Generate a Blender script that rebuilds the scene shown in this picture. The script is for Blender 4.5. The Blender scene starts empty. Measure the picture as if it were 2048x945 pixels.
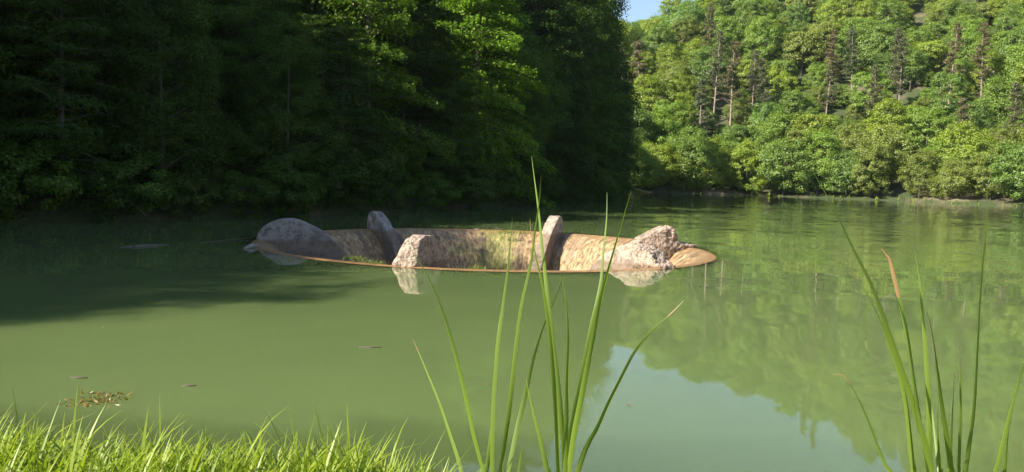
import bpy, bmesh, math, random
import numpy as np
from mathutils import Vector, Matrix, noise as mnoise

sc = bpy.context.scene
COL = sc.collection

# ------------------------------------------------------------------ camera
W, H, F = 2048.0, 945.0, 1600.0
CAMH = 2.1
PITCH, ROLL = math.radians(-4.25), math.radians(1.9)
cr, sr, cp, sp = math.cos(ROLL), math.sin(ROLL), math.cos(PITCH), math.sin(PITCH)
RIGHT = Vector((cr, -sp * sr, cp * sr))
UP = Vector((-sr, -sp * cr, cp * cr))
FWD = Vector((0, cp, sp))
cd = bpy.data.cameras.new('camera')
cam = bpy.data.objects.new('camera', cd)
COL.objects.link(cam)
cd.sensor_width = 36.0
cd.lens = 36.0 * F / W
cd.clip_start, cd.clip_end = 0.05, 5000
m3 = Matrix((RIGHT, UP, -FWD)).transposed()
cam.matrix_world = Matrix.Translation((0, 0, CAMH)) @ m3.to_4x4()
sc.camera = cam

# ------------------------------------------------------------------ light
SUN_EL = math.radians(34.5)
SUN_H = Vector((0.885, 0.466, 0)).normalized()          # horizontal travel of the sunlight
LDIR = Vector((SUN_H.x * math.cos(SUN_EL), SUN_H.y * math.cos(SUN_EL), -math.sin(SUN_EL)))
world = bpy.data.worlds.new('World')
sc.world = world
world.use_nodes = True
wn = world.node_tree
sky = wn.nodes.new('ShaderNodeTexSky')
sky.sky_type = 'NISHITA'
sky.sun_disc = False
sky.sun_elevation = SUN_EL
sky.sun_rotation = math.atan2(-SUN_H.x, -SUN_H.y)
sky.air_density, sky.dust_density, sky.ozone_density = 1.0, 0.6, 1.2
wn.links.new(sky.outputs[0], wn.nodes['Background'].inputs[0])
wn.nodes['Background'].inputs[1].default_value = 0.078
sd = bpy.data.lights.new('sun', 'SUN')
sd.energy, sd.angle, sd.color = 5.0, math.radians(0.53), (1.0, 0.93, 0.80)
sun = bpy.data.objects.new('sun', sd)
COL.objects.link(sun)
sun.rotation_euler = LDIR.to_track_quat('-Z', 'Y').to_euler()
sc.view_settings.view_transform = 'Standard'
sc.view_settings.look = 'None'
sc.view_settings.exposure = 1.33
sc.view_settings.gamma = 1.0
sc.view_settings.use_curve_mapping = False
sc.cycles.caustics_reflective = False
sc.cycles.caustics_refractive = False
sc.cycles.max_bounces = 8
sc.cycles.transparent_max_bounces = 12
sc.cycles.sample_clamp_indirect = 4.0
sc.cycles.use_denoising = True

rng = np.random.default_rng(7)
random.seed(7)

# ------------------------------------------------------------------ pixel helpers (photo pixels -> metres)
def ray(px, py):
    return RIGHT * ((px - W / 2) / F) - UP * ((py - H / 2) / F) + FWD
def at_depth(px, py, y):
    d = ray(px, py)
    return Vector((0, 0, CAMH)) + d * (y / d.y)
def on_plane(px, py, z=0.0):
    d = ray(px, py)
    return Vector((0, 0, CAMH)) + d * ((z - CAMH) / d.z)
def project(p):
    v = Vector(p) - Vector((0, 0, CAMH))
    k = v.dot(FWD)
    return W / 2 + F * v.dot(RIGHT) / k, H / 2 - F * v.dot(UP) / k

# ------------------------------------------------------------------ object helpers
def tag(o, label=None, cat=None, group=None, kind=None):
    if label: o['label'] = label
    if cat: o['category'] = cat
    if group: o['group'] = group
    if kind: o['kind'] = kind
    return o
def empty(name, loc=(0, 0, 0), rz=0.0, s=1.0):
    o = bpy.data.objects.new(name, None)
    o.empty_display_size = 0.2
    COL.objects.link(o)
    o.location = loc
    o.rotation_euler = (0, 0, rz)
    o.scale = (s, s, s)
    return o
def link_mesh(name, me, mat=None, parent=None):
    if mat and not me.materials: me.materials.append(mat)
    o = bpy.data.objects.new(name, me)
    COL.objects.link(o)
    if parent: o.parent = parent
    return o
def np_mesh(name, V, faces, smooth=False):
    """V (n,3), faces (m,k) all of the same size"""
    V = np.asarray(V, dtype=np.float32)
    faces = np.asarray(faces, dtype=np.int32)
    m, k = faces.shape
    me = bpy.data.meshes.new(name)
    me.vertices.add(len(V))
    me.vertices.foreach_set('co', V.ravel())
    me.loops.add(m * k)
    me.loops.foreach_set('vertex_index', faces.ravel())
    me.polygons.add(m)
    me.polygons.foreach_set('loop_start', np.arange(0, m * k, k, dtype=np.int32))
    me.polygons.foreach_set('use_smooth', np.full(m, smooth))
    me.update(calc_edges=True)
    return me
def merge_parts(parts):
    Vs, Fs, n = [], [], 0
    for V, Fc in parts:
        Vs.append(V); Fs.append(np.asarray(Fc) + n); n += len(V)
    return np.vstack(Vs), np.vstack(Fs)
def tube(pts, radii, seg=7):
    """tapered tube along a polyline: vertices, quads"""
    P = np.array([tuple(p) for p in pts], float)
    n = len(P)
    V = []
    ref = np.array([0.31, 0.17, 0.93])
    for i in range(n):
        t = P[min(i + 1, n - 1)] - P[max(i - 1, 0)]
        t /= np.linalg.norm(t) + 1e-9
        a = np.cross(t, ref if abs(t @ ref) < 0.95 else np.array([1.0, 0, 0]))
        a /= np.linalg.norm(a)
        b = np.cross(t, a)
        for j in range(seg):
            th = 2 * math.pi * j / seg
            V.append(P[i] + radii[i] * (math.cos(th) * a + math.sin(th) * b))
    Fc = [(i * seg + j, i * seg + (j + 1) % seg, (i + 1) * seg + (j + 1) % seg, (i + 1) * seg + j)
          for i in range(n - 1) for j in range(seg)]
    V.append(P[0]); V.append(P[-1])
    c0, c1 = len(V) - 2, len(V) - 1
    for j in range(0, seg - 1, 2):                       # caps as quads
        Fc.append((c0, (j + 2) % seg, j + 1, j))
        o = (n - 1) * seg
        Fc.append((c1, o + j, o + j + 1, o + (j + 2) % seg))
    return np.array(V), np.array(Fc)
def leaves(P, N, L, Wd, droop=None):
    """rhombic leaf cards at P with normals N, lengths L and widths Wd"""
    n = len(P)
    N = N / (np.linalg.norm(N, axis=1, keepdims=True) + 1e-9)
    A = rng.normal(size=(n, 3)) if droop is None else droop + 0.5 * rng.normal(size=(n, 3))
    A -= (A * N).sum(1, keepdims=True) * N
    A /= np.linalg.norm(A, axis=1, keepdims=True) + 1e-9
    B = np.cross(N, A)
    L = np.broadcast_to(L, n)[:, None]; Wd = np.broadcast_to(Wd, n)[:, None]
    V = np.empty((n, 4, 3))
    V[:, 0] = P - A * L * .5
    V[:, 1] = P + B * Wd * .5 + N * L * .06
    V[:, 2] = P + A * L * .5 - N * L * .05
    V[:, 3] = P - B * Wd * .5 + N * L * .06
    return V.reshape(-1, 3), np.arange(4 * n).reshape(n, 4)

# ------------------------------------------------------------------ material helpers
class NT:
    def __init__(s, name):
        s.mat = bpy.data.materials.new(name); s.mat.use_nodes = True
        s.t = s.mat.node_tree; s.t.nodes.clear()
        s.out = s.t.nodes.new('ShaderNodeOutputMaterial')
    def n(s, typ, ins=None, **props):
        nd = s.t.nodes.new('ShaderNode' + typ)
        for k, v in props.items(): setattr(nd, k, v)
        for k, v in (ins or {}).items():
            if isinstance(v, bpy.types.NodeSocket): s.t.links.new(v, nd.inputs[k])
            else: nd.inputs[k].default_value = v
        return nd
    def ramp(s, fac, stops, interp='LINEAR'):
        r = s.n('ValToRGB', {0: fac})
        r.color_ramp.interpolation = interp
        e = r.color_ramp.elements
        while len(e) < len(stops): e.new(0.5)
        for i, (p, c) in enumerate(stops):
            e[i].position = p
            e[i].color = c if len(c) == 4 else (*c, 1)
        return r.outputs[0]
    def noise(s, vec, scale, detail=4, rough=.55, dist=0.0):
        nd = s.n('TexNoise', {'Scale': scale, 'Detail': detail, 'Roughness': rough, 'Distortion': dist})
        if vec is not None: s.t.links.new(vec, nd.inputs['Vector'])
        return nd.outputs[0]
    def math(s, op, a, b=0.0, clamp=False):
        return s.n('Math', {0: a, 1: b}, operation=op, use_clamp=clamp).outputs[0]
    def mix(s, fac, a, b, blend='MIX'):
        nd = s.n('Mix', data_type='RGBA', blend_type=blend)
        for i, v in ((0, fac), (6, a), (7, b)):
            if isinstance(v, bpy.types.NodeSocket): s.t.links.new(v, nd.inputs[i])
            else: nd.inputs[i].default_value = v if i == 0 else (*v, 1)[:4]
        return nd.outputs[2]
    def scale(s, vec, k):
        return s.n('Mapping', {'Vector': vec, 'Scale': k}).outputs[0]
    def done(s, surf):
        s.t.links.new(surf, s.out.inputs[0]); return s.mat

def leaf_material(name, c_lo, c_hi, translucency=.35, use_obj=True, gloss=.04):
    k = NT(name)
    ri = k.n('NewGeometry').outputs['Random Per Island']
    pos = k.n('TexCoord').outputs['Object']
    nz = k.noise(pos, .45, 2)
    f = k.math('ADD', k.math('MULTIPLY', ri, .55), k.math('MULTIPLY', nz, .55), True)
    col = k.ramp(f, [(.12, c_lo), (.85, c_hi)])
    if use_obj:
        col = k.mix(1.0, col, k.n('ObjectInfo').outputs['Color'], 'MULTIPLY')
    d = k.n('BsdfDiffuse', {0: col}).outputs[0]
    tcol = k.mix(1.0, col, (1.25, 1.3, .55), 'MULTIPLY')
    t = k.n('BsdfTranslucent', {0: tcol}).outputs[0]
    m = k.n('MixShader', {0: translucency, 1: d, 2: t}).outputs[0]
    g = k.n('BsdfGlossy', {0: (1, 1, 1, 1), 'Roughness': .45}).outputs[0]
    return k.done(k.n('MixShader', {0: gloss, 1: m, 2: g}).outputs[0])

def bark_material(name, c1, c2):
    k = NT(name)
    pos = k.n('TexCoord').outputs['Object']
    nz = k.noise(k.scale(pos, (6, 6, 1.2)), 2.0, 5)
    col = k.ramp(nz, [(.3, c1), (.7, c2)])
    bp = k.n('Bump', {'Strength': .6, 'Distance': .03, 'Height': nz}).outputs[0]
    return k.done(k.n('BsdfPrincipled', {'Base Color': col, 'Roughness': .9, 'Normal': bp}).outputs[0])

M_HILL = leaf_material('hill_foliage', (.100, .176, .020), (.255, .335, .048), .40)
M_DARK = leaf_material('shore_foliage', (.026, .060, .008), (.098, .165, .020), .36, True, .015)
M_PINE = leaf_material('pine_needles', (.058, .078, .030), (.130, .142, .062), .2)
M_GRASS = leaf_material('bank_grass', (.140, .225, .012), (.320, .390, .042), .45, False, .02)
M_REED = leaf_material('cattail_blade', (.155, .250, .026), (.260, .360, .050), .62, True, .03)
M_WEED = leaf_material('weed_leaf', (.12, .17, .03), (.24, .28, .07), .35, False)
M_OCHRE = leaf_material('drowned_weed_leaf', (.12, .085, .018), (.27, .20, .045), .3, False)
M_TIP = leaf_material('withered_tip', (.28, .15, .06), (.38, .24, .11), .3, False)
M_BROWNLEAF = leaf_material('withered_leaf', (.11, .075, .030), (.22, .15, .065), .35, False)
M_BARK = bark_material('brown_bark', (.060, .050, .040), (.150, .128, .100))
M_PINEBARK = bark_material('pale_pine_bark', (.19, .15, .12), (.36, .29, .23))
M_DEADWOOD = bark_material('bleached_wood', (.16, .15, .13), (.33, .31, .28))
M_WETWOOD = bark_material('wet_wood', (.05, .042, .028), (.13, .11, .075))

# ------------------------------------------------------------------ terrain
RC = np.array([-0.78, 24.35]); RR = 6.68
SHORE = np.array([(-22, 6.2), (-9, 5.7), (-5, 5.15), (-3.2, 4.95), (-1.8, 4.7), (-1.0, 4.68), (-.45, 4.6), (-.12, 4.4), (0.08, 3.95), (0.9, 3.55),
                  (2.4, 3.45), (4, 3.3), (20, 2.5), (60, 0), (105, 5), (112, 70), (100, 112), (84, 130), (72, 142), (58, 152), (40, 154),
                  (27, 150), (20, 140), (16.5, 128), (13.6, 116), (10, 97), (6.5, 80), (1.5, 66), (-1, 58), (-6, 43.5), (-12.4, 32),
                  (-17, 27.3), (-19.5, 23), (-21.5, 14), (-22.3, 7.0)], float)
def shore_dist(x, y):
    """distance to the water's edge, positive on land"""
    x = np.asarray(x, float); y = np.asarray(y, float)
    d = np.full(x.shape, 1e9); inside = np.zeros(x.shape, bool)
    n = len(SHORE)
    for i in range(n):
        x1, y1 = SHORE[i]; x2, y2 = SHORE[(i + 1) % n]
        dx, dy = x2 - x1, y2 - y1
        t = np.clip(((x - x1) * dx + (y - y1) * dy) / (dx * dx + dy * dy), 0, 1)
        d = np.minimum(d, np.hypot(x - x1 - t * dx, y - y1 - t * dy))
        c = ((y1 > y) != (y2 > y)) & (x < (x2 - x1) * (y - y1) / (y2 - y1 + 1e-12) + x1)
        inside ^= c
    return np.where(inside, -d, d)
def sstep(a, b, v):
    t = np.clip((v - a) / (b - a), 0, 1); return t * t * (3 - 2 * t)
def wob(x, y, k, p=0.0):
    return (np.sin(x * k + 1.3 + p) * np.cos(y * k * 1.13 + .4 + p) + .5 * np.sin(x * k * 2.3 + y * k * 1.7 + p))
def height(x, y):
    x = np.asarray(x, float); y = np.asarray(y, float)
    s = shore_dist(x, y)
    so = np.maximum(s, 0)
    az = x / np.maximum(y, 1.0)
    near = 1 - sstep(2.0, 11.0, y - np.maximum(0, -x - 19) * .9)         # camera side bank
    z_near = np.minimum(.46, so * .62) + np.minimum(so, 40) * .01 + .02 * wob(x, y, 2.1) * np.minimum(so, 1)
    left = (1 - sstep(.10, .17, az)) * (1 - sstep(128, 165, y))
    cap_l = 34.0
    z_left = .25 * sstep(0, .6, so) + cap_l * (1 - np.exp(-so * .70 / cap_l)) + .35 * wob(x, y, .31) * np.minimum(so / 4, 1)
    cap_r = np.clip(38 + (az - .13) * 228, 36, 170) + 2.2 * wob(x, y, .05)
    q = np.maximum(so - 3.0, 0) * .66 + so * .10
    z_right = cap_r * (1 - np.exp(-(q / cap_r) ** 1.35 * 1.25)) + .5 * wob(x, y, .21) * np.minimum(so / 6, 1) + .18 * sstep(0, .8, so)
    land = near * z_near + (1 - near) * (left * z_left + (1 - left) * z_right)
    bed_n = -.20 * np.maximum(-s, 0) - .03
    bed = np.maximum(np.where(near > .5, bed_n, -.5 * np.maximum(-s, 0) - .05), -4.5)
    z = np.where(s > 0, land, bed)
    rr = np.hypot(x - RC[0], y - RC[1])
    return np.where(rr < RR + 3, -4.5, z)
def hz(x, y): return float(height(np.array([x]), np.array([y]))[0])

def make_terrain():
    u = np.linspace(-1, 1, 330)
    gx = np.sinh(u * 5.2) / np.sinh(5.2) * 700
    v = np.linspace(-.55, 1, 330)
    gy = 5 + np.sinh(v * 5.2) / np.sinh(5.2) * 800
    X, Y = np.meshgrid(gx, gy)
    Z = height(X.ravel(), Y.ravel()).reshape(X.shape)
    nx, ny = len(gx), len(gy)
    idx = np.arange(nx * ny).reshape(ny, nx)
    Fc = np.stack([idx[:-1, :-1], idx[:-1, 1:], idx[1:, 1:], idx[1:, :-1]], -1).reshape(-1, 4)
    me = np_mesh('terrain', np.stack([X, Y, Z], -1).reshape(-1, 3), Fc, True)
    k = NT('forest_soil')
    pos = k.n('NewGeometry').outputs['Position']
    n1 = k.noise(pos, .22, 5); n2 = k.noise(pos, 5.0, 4)
    soil = k.ramp(n2, [(.3, (.075, .058, .036)), (.7, (.16, .125, .080))])
    green = k.ramp(n2, [(.3, (.022, .036, .010)), (.7, (.060, .080, .022))])
    sand = k.ramp(n2, [(.3, (.27, .20, .14)), (.7, (.40, .31, .23))])
    col = k.mix(k.math('MULTIPLY', k.math('SUBTRACT', n1, .34), 6, True), soil, green)
    col = k.mix(k.n('Attribute', attribute_name='sand').outputs['Fac'], col, sand)
    bp = k.n('Bump', {'Strength': .7, 'Distance': .05, 'Height': n2}).outputs[0]
    mat = k.done(k.n('BsdfPrincipled', {'Base Color': col, 'Roughness': .95, 'Normal': bp}).outputs[0])
    a = me.attributes.new('sand', 'FLOAT', 'POINT')
    s = np.zeros(X.size)
    for (px, py, r) in SANDY:
        c = hill_point(px, py)
        s = np.maximum(s, 1 - sstep(r * .5, r, np.hypot(X.ravel() - c.x, Y.ravel() - c.y) + 1.0 * wob(X.ravel(), Y.ravel(), .8)))
    a.data.foreach_set('value', s.astype(np.float32))
    o = link_mesh('ground', me, mat)
    tag(o, kind='structure')
def hill_point(px, py):
    """where the sight line of a photo pixel meets the terrain"""
    d = ray(px, py); t = 60.0
    for _ in range(900):
        p = Vector((0, 0, CAMH)) + d * t
        if p.z < hz(p.x, p.y): break
        t += .5
    return p
SANDY = [(1900, 385, 5.5), (1905, 365, 4.5), (1420, 384, 3.0), (1283, 300, 5), (1283, 320, 5), (1745, 300, 4), (1275, 380, 3)]
make_terrain()

# ------------------------------------------------------------------ lake water
def make_water():
    rad = [RR + .09, RR + .13]
    r = RR + .13
    while r < 760:
        r += max(.07, (r - RR) * .03 + .02) if r < 12 else r * .021
        rad.append(r)
    rad = np.array(rad); na = 300
    th = np.linspace(0, 2 * math.pi, na, endpoint=False)
    X = RC[0] + rad[:, None] * np.cos(th)[None]
    Y = RC[1] + rad[:, None] * np.sin(th)[None]
    Z = np.zeros_like(X); Z[0] = -.035
    nr = len(rad)
    idx = np.arange(nr * na).reshape(nr, na)
    nxt = np.roll(idx, -1, 1)
    Fc = np.stack([idx[:-1], idx[1:], nxt[1:], nxt[:-1]], -1).reshape(-1, 4)
    me = np_mesh('lake', np.stack([X, Y, Z], -1).reshape(-1, 3), Fc, True)
    depth = -height(X.ravel(), Y.ravel())
    clear = np.exp(-np.maximum(depth, 0) * 3.4) * .85
    dr = np.hypot(X.ravel() - RC[0], Y.ravel() - RC[1]) - RR - .13
    clear = np.maximum(clear, .95 * np.exp(-np.maximum(dr - .05, 0) * 4.2))
    me.attributes.new('clear', 'FLOAT', 'POINT').data.foreach_set('value', clear.astype(np.float32))
    k = NT('murky_green_water')
    pos = k.n('NewGeometry').outputs['Position']
    sep = k.n('SeparateXYZ', {0: pos})
    far = k.n('MapRange', {0: sep.outputs[1], 1: 9.0, 2: 45.0, 3: 0.0, 4: 1.0}).outputs[0]
    east = k.n('MapRange', {0: sep.outputs[0], 1: -1.0, 2: 9.0, 3: 0.0, 4: 1.0}).outputs[0]
    patch = k.n('MapRange', {0: k.noise(pos, .09, 2), 1: .40, 2: .62, 3: .15, 4: 1.0}).outputs[0]
    amp = k.math('MULTIPLY', k.math('ADD', k.math('MULTIPLY', far, east), .03), patch)
    def slopes(scale, vec, detail, sx, sy, gain):
        nd = k.n('TexNoise', {'Vector': k.scale(pos, vec), 'Scale': scale, 'Detail': detail, 'Roughness': .55})
        v = k.n('VectorMath', {0: nd.outputs['Color'], 1: (.5, .5, .5)}, operation='SUBTRACT').outputs[0]
        v = k.n('VectorMath', {0: v, 1: (sx, sy, 0)}, operation='MULTIPLY').outputs[0]
        if gain is None: return v
        nd = k.n('VectorMath', {0: v}, operation='SCALE'); k.t.links.new(gain, nd.inputs['Scale'])
        return nd.outputs[0]
    v1 = slopes(2.4, (.45, 1.0, 1.0), 3, .10, .22, amp)
    v2 = slopes(.50, (.20, 1.0, 1.0), 1, .010, .040, None)
    nn = k.n('VectorMath', {0: v1, 1: v2}, operation='ADD').outputs[0]
    nn = k.n('VectorMath', {0: nn, 1: (0, 0, 1)}, operation='ADD').outputs[0]
    bp = k.n('VectorMath', {0: nn}, operation='NORMALIZE').outputs[0]
    murk = k.ramp(k.noise(pos, .35, 3), [(.3, (.097, .138, .050)), (.7, (.114, .155, .055))])
    body = k.n('SubsurfaceScattering', {'Color': murk, 'Scale': .9, 'Radius': (.55, .75, .40)}, falloff='BURLEY').outputs[0]
    thru = k.n('BsdfTransparent', {0: (.86, .74, .46, 1)}).outputs[0]
    under = k.n('MixShader', {0: k.n('Attribute', attribute_name='clear').outputs['Fac'], 1: body, 2: thru}).outputs[0]
    refl = k.n('BsdfGlossy', {0: (1, 1, 1, 1), 'Roughness': .02, 'Normal': bp}).outputs[0]
    fr = k.n('Fresnel', {'IOR': 1.333, 'Normal': bp}).outputs[0]
    mat = k.done(k.n('MixShader', {0: fr, 1: under, 2: refl}).outputs[0])
    tag(link_mesh('water', me, mat), kind='structure')
make_water()

# ------------------------------------------------------------------ spillway
def concrete(name, tint, moss=0.0, rough_scale=1.0):
    k = NT(name)
    pos = k.n('NewGeometry').outputs['Position']
    n1 = k.noise(pos, 1.3, 6, .65, .6); n2 = k.noise(pos, 6.5, 6, .72); n3 = k.noise(pos, 26, 3)
    base = k.ramp(n1, [(.34, tuple(c * .55 for c in tint)), (.52, tint), (.68, tuple(c * .78 for c in tint))])
    base = k.mix(k.math('MULTIPLY', k.math('SUBTRACT', n2, .48), 6.5, True), base, tuple(c * .34 for c in tint))
    lich = k.math('MULTIPLY', k.math('SUBTRACT', k.noise(pos, 3.4, 6, .75), .56), 8, True)
    base = k.mix(k.math('MULTIPLY', lich, .6), base, tuple(min(1, c * 1.35) for c in tint))
    if rough_scale > 1:
        vo = k.n('TexVoronoi', {'Vector': pos, 'Scale': 13.0, 'Randomness': 1.0})
        pit = k.math('MULTIPLY', k.math('SUBTRACT', k.noise(pos, 9.0, 3, .6), .55), 9, True)
        base = k.mix(k.math('MULTIPLY', pit, .75), base, tuple(c * .30 for c in tint))
        n3 = k.math('ADD', n3, k.math('MULTIPLY', k.math('SUBTRACT', k.math('MULTIPLY', vo.outputs['Distance'], -1.5), k.math('MULTIPLY', pit, 1.2)), 1.0))
    z = k.n('SeparateXYZ', {0: pos}).outputs[2]
    wet = k.n('MapRange', {0: k.math('ADD', z, k.math('MULTIPLY', n1, .06)), 1: .02, 2: .10, 3: 1.0, 4: 0.0}).outputs[0]
    base = k.mix(k.math('MULTIPLY', wet, .62), base, (.13, .085, .045))
    bp = k.n('Bump', {'Strength': .8, 'Distance': .035 * rough_scale, 'Height': k.math('ADD', n2, k.math('MULTIPLY', n3, .5))}).outputs[0]
    return k.done(k.n('BsdfPrincipled', {'Base Color': base, 'Roughness': .85, 'Normal': bp}).outputs[0])
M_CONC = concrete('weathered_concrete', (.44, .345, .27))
M_CONC_SHADE = concrete('shade_toned_weathered_concrete', (.27, .255, .25))  # same concrete in a darker grey that paints in the shade
M_CONC_ROUGH = concrete('broken_concrete', (.50, .375, .285), rough_scale=2.2)

def wall_material():
    k = NT('mossy_wet_wall')
    uv = k.n('UVMap').outputs[0]
    pos = k.n('NewGeometry').outputs['Position']
    streak = k.noise(k.scale(uv, (1.5, .16, 1)), 2.0, 4, .6, .2)
    fine = k.noise(k.scale(uv, (4.6, 1.7, 1)), 2.0, 6, .75)
    big = k.noise(pos, .55, 3)
    base = k.ramp(fine, [(.36, (.060, .042, .024)), (.50, (.33, .215, .105)), (.64, (.62, .45, .25))])
    base = k.mix(k.math('MULTIPLY', k.math('SUBTRACT', streak, .50), 5, True), base, (.085, .066, .048))
    ux = k.n('SeparateXYZ', {0: uv}).outputs[0]
    band = k.math('SUBTRACT', 1.0, k.math('ABSOLUTE', k.math('DIVIDE', k.math('SUBTRACT', ux, 8.35), 1.25)), True)
    gm = k.math('MULTIPLY', k.math('SUBTRACT', k.math('ADD', k.math('MULTIPLY', band, .42), fine), .66), 6, True)
    gm = k.math('MAXIMUM', gm, k.math('MULTIPLY', k.math('SUBTRACT', big, .60), 6, True))
    moss = k.ramp(fine, [(.36, (.075, .085, .016)), (.66, (.33, .34, .075))])
    base = k.mix(k.math('MULTIPLY', gm, .75), base, moss)
    pink = k.math('MULTIPLY', k.math('SUBTRACT', k.noise(pos, .9, 2), .55), 6, True)
    base = k.mix(k.math('MULTIPLY', pink, .45), base, (.36, .23, .15))
    v = k.n('SeparateXYZ', {0: uv}).outputs[1]
    rim = k.n('MapRange', {0: k.math('ADD', v, k.math('MULTIPLY', fine, .5)), 1: .55, 2: 1.05, 3: 1.0, 4: 0.0}).outputs[0]
    rimcol = k.ramp(k.noise(k.scale(uv, (1.5, 5, 1)), 2, 4), [(.3, (.20, .105, .030)), (.7, (.40, .225, .075))])
    base = k.mix(k.math('MULTIPLY', rim, .8), base, rimcol)
    bp = k.n('Bump', {'Strength': 1.0, 'Distance': .07, 'Height': k.math('ADD', fine, k.math('MULTIPLY', streak, .8))}).outputs[0]
    ro = k.n('MapRange', {0: v, 1: 1.0, 2: 2.4, 3: .35, 4: .8}).outputs[0]
    return k.done(k.n('BsdfPrincipled', {'Base Color': base, 'Roughness': ro, 'Normal': bp}).outputs[0])

spill = empty('spillway', (RC[0], RC[1], 0))
tag(spill, 'round sunken concrete overflow spillway with radial fins standing in the green lake', 'spillway')
PROF = [(RR + 1.5, -3.2), (RR + .98, -1.2), (RR + .78, -.60), (RR + .58, -.26), (RR + .36, -.085), (RR + .16, -.006), (RR + .02, .018), (RR - .11, .006), (RR - .24, -.040),
        (RR - .48, -.13), (RR - .74, -.33), (RR - 1.05, -.66), (RR - 1.4, -1.14), (RR - 1.72, -1.72), (RR - 1.98, -2.4), (RR - 2.2, -3.2), (RR - 2.35, -4.4), (RR - 2.4, -6.0)]
def resample(P, n):
    P = np.array(P, float)
    # Catmull-Rom through the points
    out = []
    m = len(P)
    for i in range(m - 1):
        p0, p1, p2, p3 = P[max(i - 1, 0)], P[i], P[i + 1], P[min(i + 2, m - 1)]
        for t in np.linspace(0, 1, 9)[:-1]:
            out.append(.5 * ((2 * p1) + (-p0 + p2) * t + (2 * p0 - 5 * p1 + 4 * p2 - p3) * t * t + (-p0 + 3 * p1 - 3 * p2 + p3) * t ** 3))
    out.append(P[-1])
    out = np.array(out)
    L = np.concatenate([[0], np.cumsum(np.linalg.norm(np.diff(out, axis=0), axis=1))])
    s = np.linspace(0, L[-1], n)
    return np.stack([np.interp(s, L, out[:, i]) for i in range(out.shape[1])], 1), s
def make_funnel():
    P, s = resample(PROF, 110)
    na = 420
    i0 = int(np.argmin(np.abs(P[:, 0] - (RR + .28)) + (P[:, 1] < -.6)))
    V, UVv = [], []
    th = np.linspace(0, 2 * math.pi, na, endpoint=False)
    for i in range(len(P)):
        for t in th:
            r, z = P[i]
            q = Vector((r * math.cos(t), r * math.sin(t), z))
            inner = 1.0 if r < RR - .5 else .16
            d = mnoise.noise(q * 1.1) * .06 + mnoise.noise(Vector((q.x * 4.5, q.y * 4.5, q.z * 1.4))) * .04 + mnoise.noise(q * 9.0) * .02
            d *= inner
            nrm = Vector((-math.cos(t), -math.sin(t), .6)).normalized()
            q += nrm * d
            V.append(q[:])
    idx = np.arange(len(P) * na).reshape(len(P), na)
    nxt = np.roll(idx, -1, 1)
    Fc = np.stack([idx[:-1], nxt[:-1], nxt[1:], idx[1:]], -1).reshape(-1, 4)
    me = np_mesh('funnel', V, Fc, True)
    uvl = me.uv_layers.new(name='UVMap')
    vi = np.empty(len(me.loops), np.int32); me.loops.foreach_get('vertex_index', vi)
    uv = np.stack([(vi % na) / na * 2 * math.pi * 5.5, s[vi // na] - s[i0]], 1)
    uvl.data.foreach_set('uv', uv.astype(np.float32).ravel())
    link_mesh('funnel', me, wall_material(), spill)
make_funnel()

def solid_from_outline(name, outline, thick, mat, parent, voxel=.042, amp=.012, rough=None, bevel=.05):
    """slab of the (r, z) outline, thickness along local y, re-meshed and weathered"""
    bm = bmesh.new()
    vs = [bm.verts.new((r, -thick / 2, z)) for r, z in outline]
    f = bm.faces.new(vs)
    ex = bmesh.ops.extrude_face_region(bm, geom=[f])
    bmesh.ops.translate(bm, verts=[v for v in ex['geom'] if isinstance(v, bmesh.types.BMVert)], vec=(0, thick, 0))
    bmesh.ops.recalc_face_normals(bm, faces=bm.faces)
    if bevel:
        ed = [e for e in bm.edges if abs(e.verts[0].co.y - e.verts[1].co.y) < 1e-5]
        bmesh.ops.bevel(bm, geom=ed, offset=bevel, segments=2, affect='EDGES')
    me = bpy.data.meshes.new(name); bm.to_mesh(me); bm.free()
    o = link_mesh(name, me, None, None)
    md = o.modifiers.new('r', 'REMESH'); md.mode = 'VOXEL'; md.voxel_size = voxel; md.use_smooth_shade = True
    dg = bpy.context.evaluated_depsgraph_get()
    me2 = bpy.data.meshes.new_from_object(o.evaluated_get(dg))
    bpy.data.objects.remove(o); bpy.data.meshes.remove(me)
    me2.name = name
    for v in me2.vertices:
        c = v.co.copy(); n = v.normal.copy()
        a = amp
        if rough: a += rough(c)
        d = mnoise.noise(c * 3.1) * .6 + mnoise.noise(c * 9.0 + Vector((3, 1, 7))) * .5 + mnoise.noise(c * 22.0) * .28
        v.co = c + n * d * a
    me2.polygons.foreach_set('use_smooth', np.full(len(me2.polygons), True))
    me2.materials.clear(); me2.materials.append(mat)
    return link_mesh(name, me2, None, parent)

TOP = [(RR + .06, -.9), (RR + .08, -.05), (RR + .03, .18), (RR - .10, .38), (RR - .30, .53), (RR - .55, .63), (RR - .82, .67), (RR - 1.1, .64), (RR - 1.35, .54),
       (RR - 1.78, .32), (RR - 2.16, .0), (RR - 2.52, -.42), (RR - 2.86, -1.0), (RR - 3.05, -1.7), (RR - 3.1, -2.1)]
BOT = [(RR - 1.95, -2.3), (RR - 1.5, -1.7), (RR - .8, -1.0)]
SLIM = [(RR + .06, -.9), (RR + .08, -.05), (RR + .06, .30), (RR + .0, .54), (RR - .13, .65), (RR - .32, .68), (RR - .52, .61), (RR - .88, .37), (RR - 1.33, -.02),
        (RR - 1.78, -.50), (RR - 2.2, -1.08), (RR - 2.55, -1.75), (RR - 2.65, -2.1)]
def dense(o, n): return [tuple(p) for p in resample(o, n)[0]]
def fin(angle, mat, label=None, outline=None, thick=.52, amp=.012, rough=None, bevel=.05, name='fin', dz=0.0):
    o = solid_from_outline(name, outline or (dense(TOP, 44) + BOT), thick, mat, spill, amp=amp, rough=rough, bevel=bevel)
    o.rotation_euler = (0, 0, math.radians(angle)); o.location.z = dz
    if label: o['label'] = label
    return o
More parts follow.
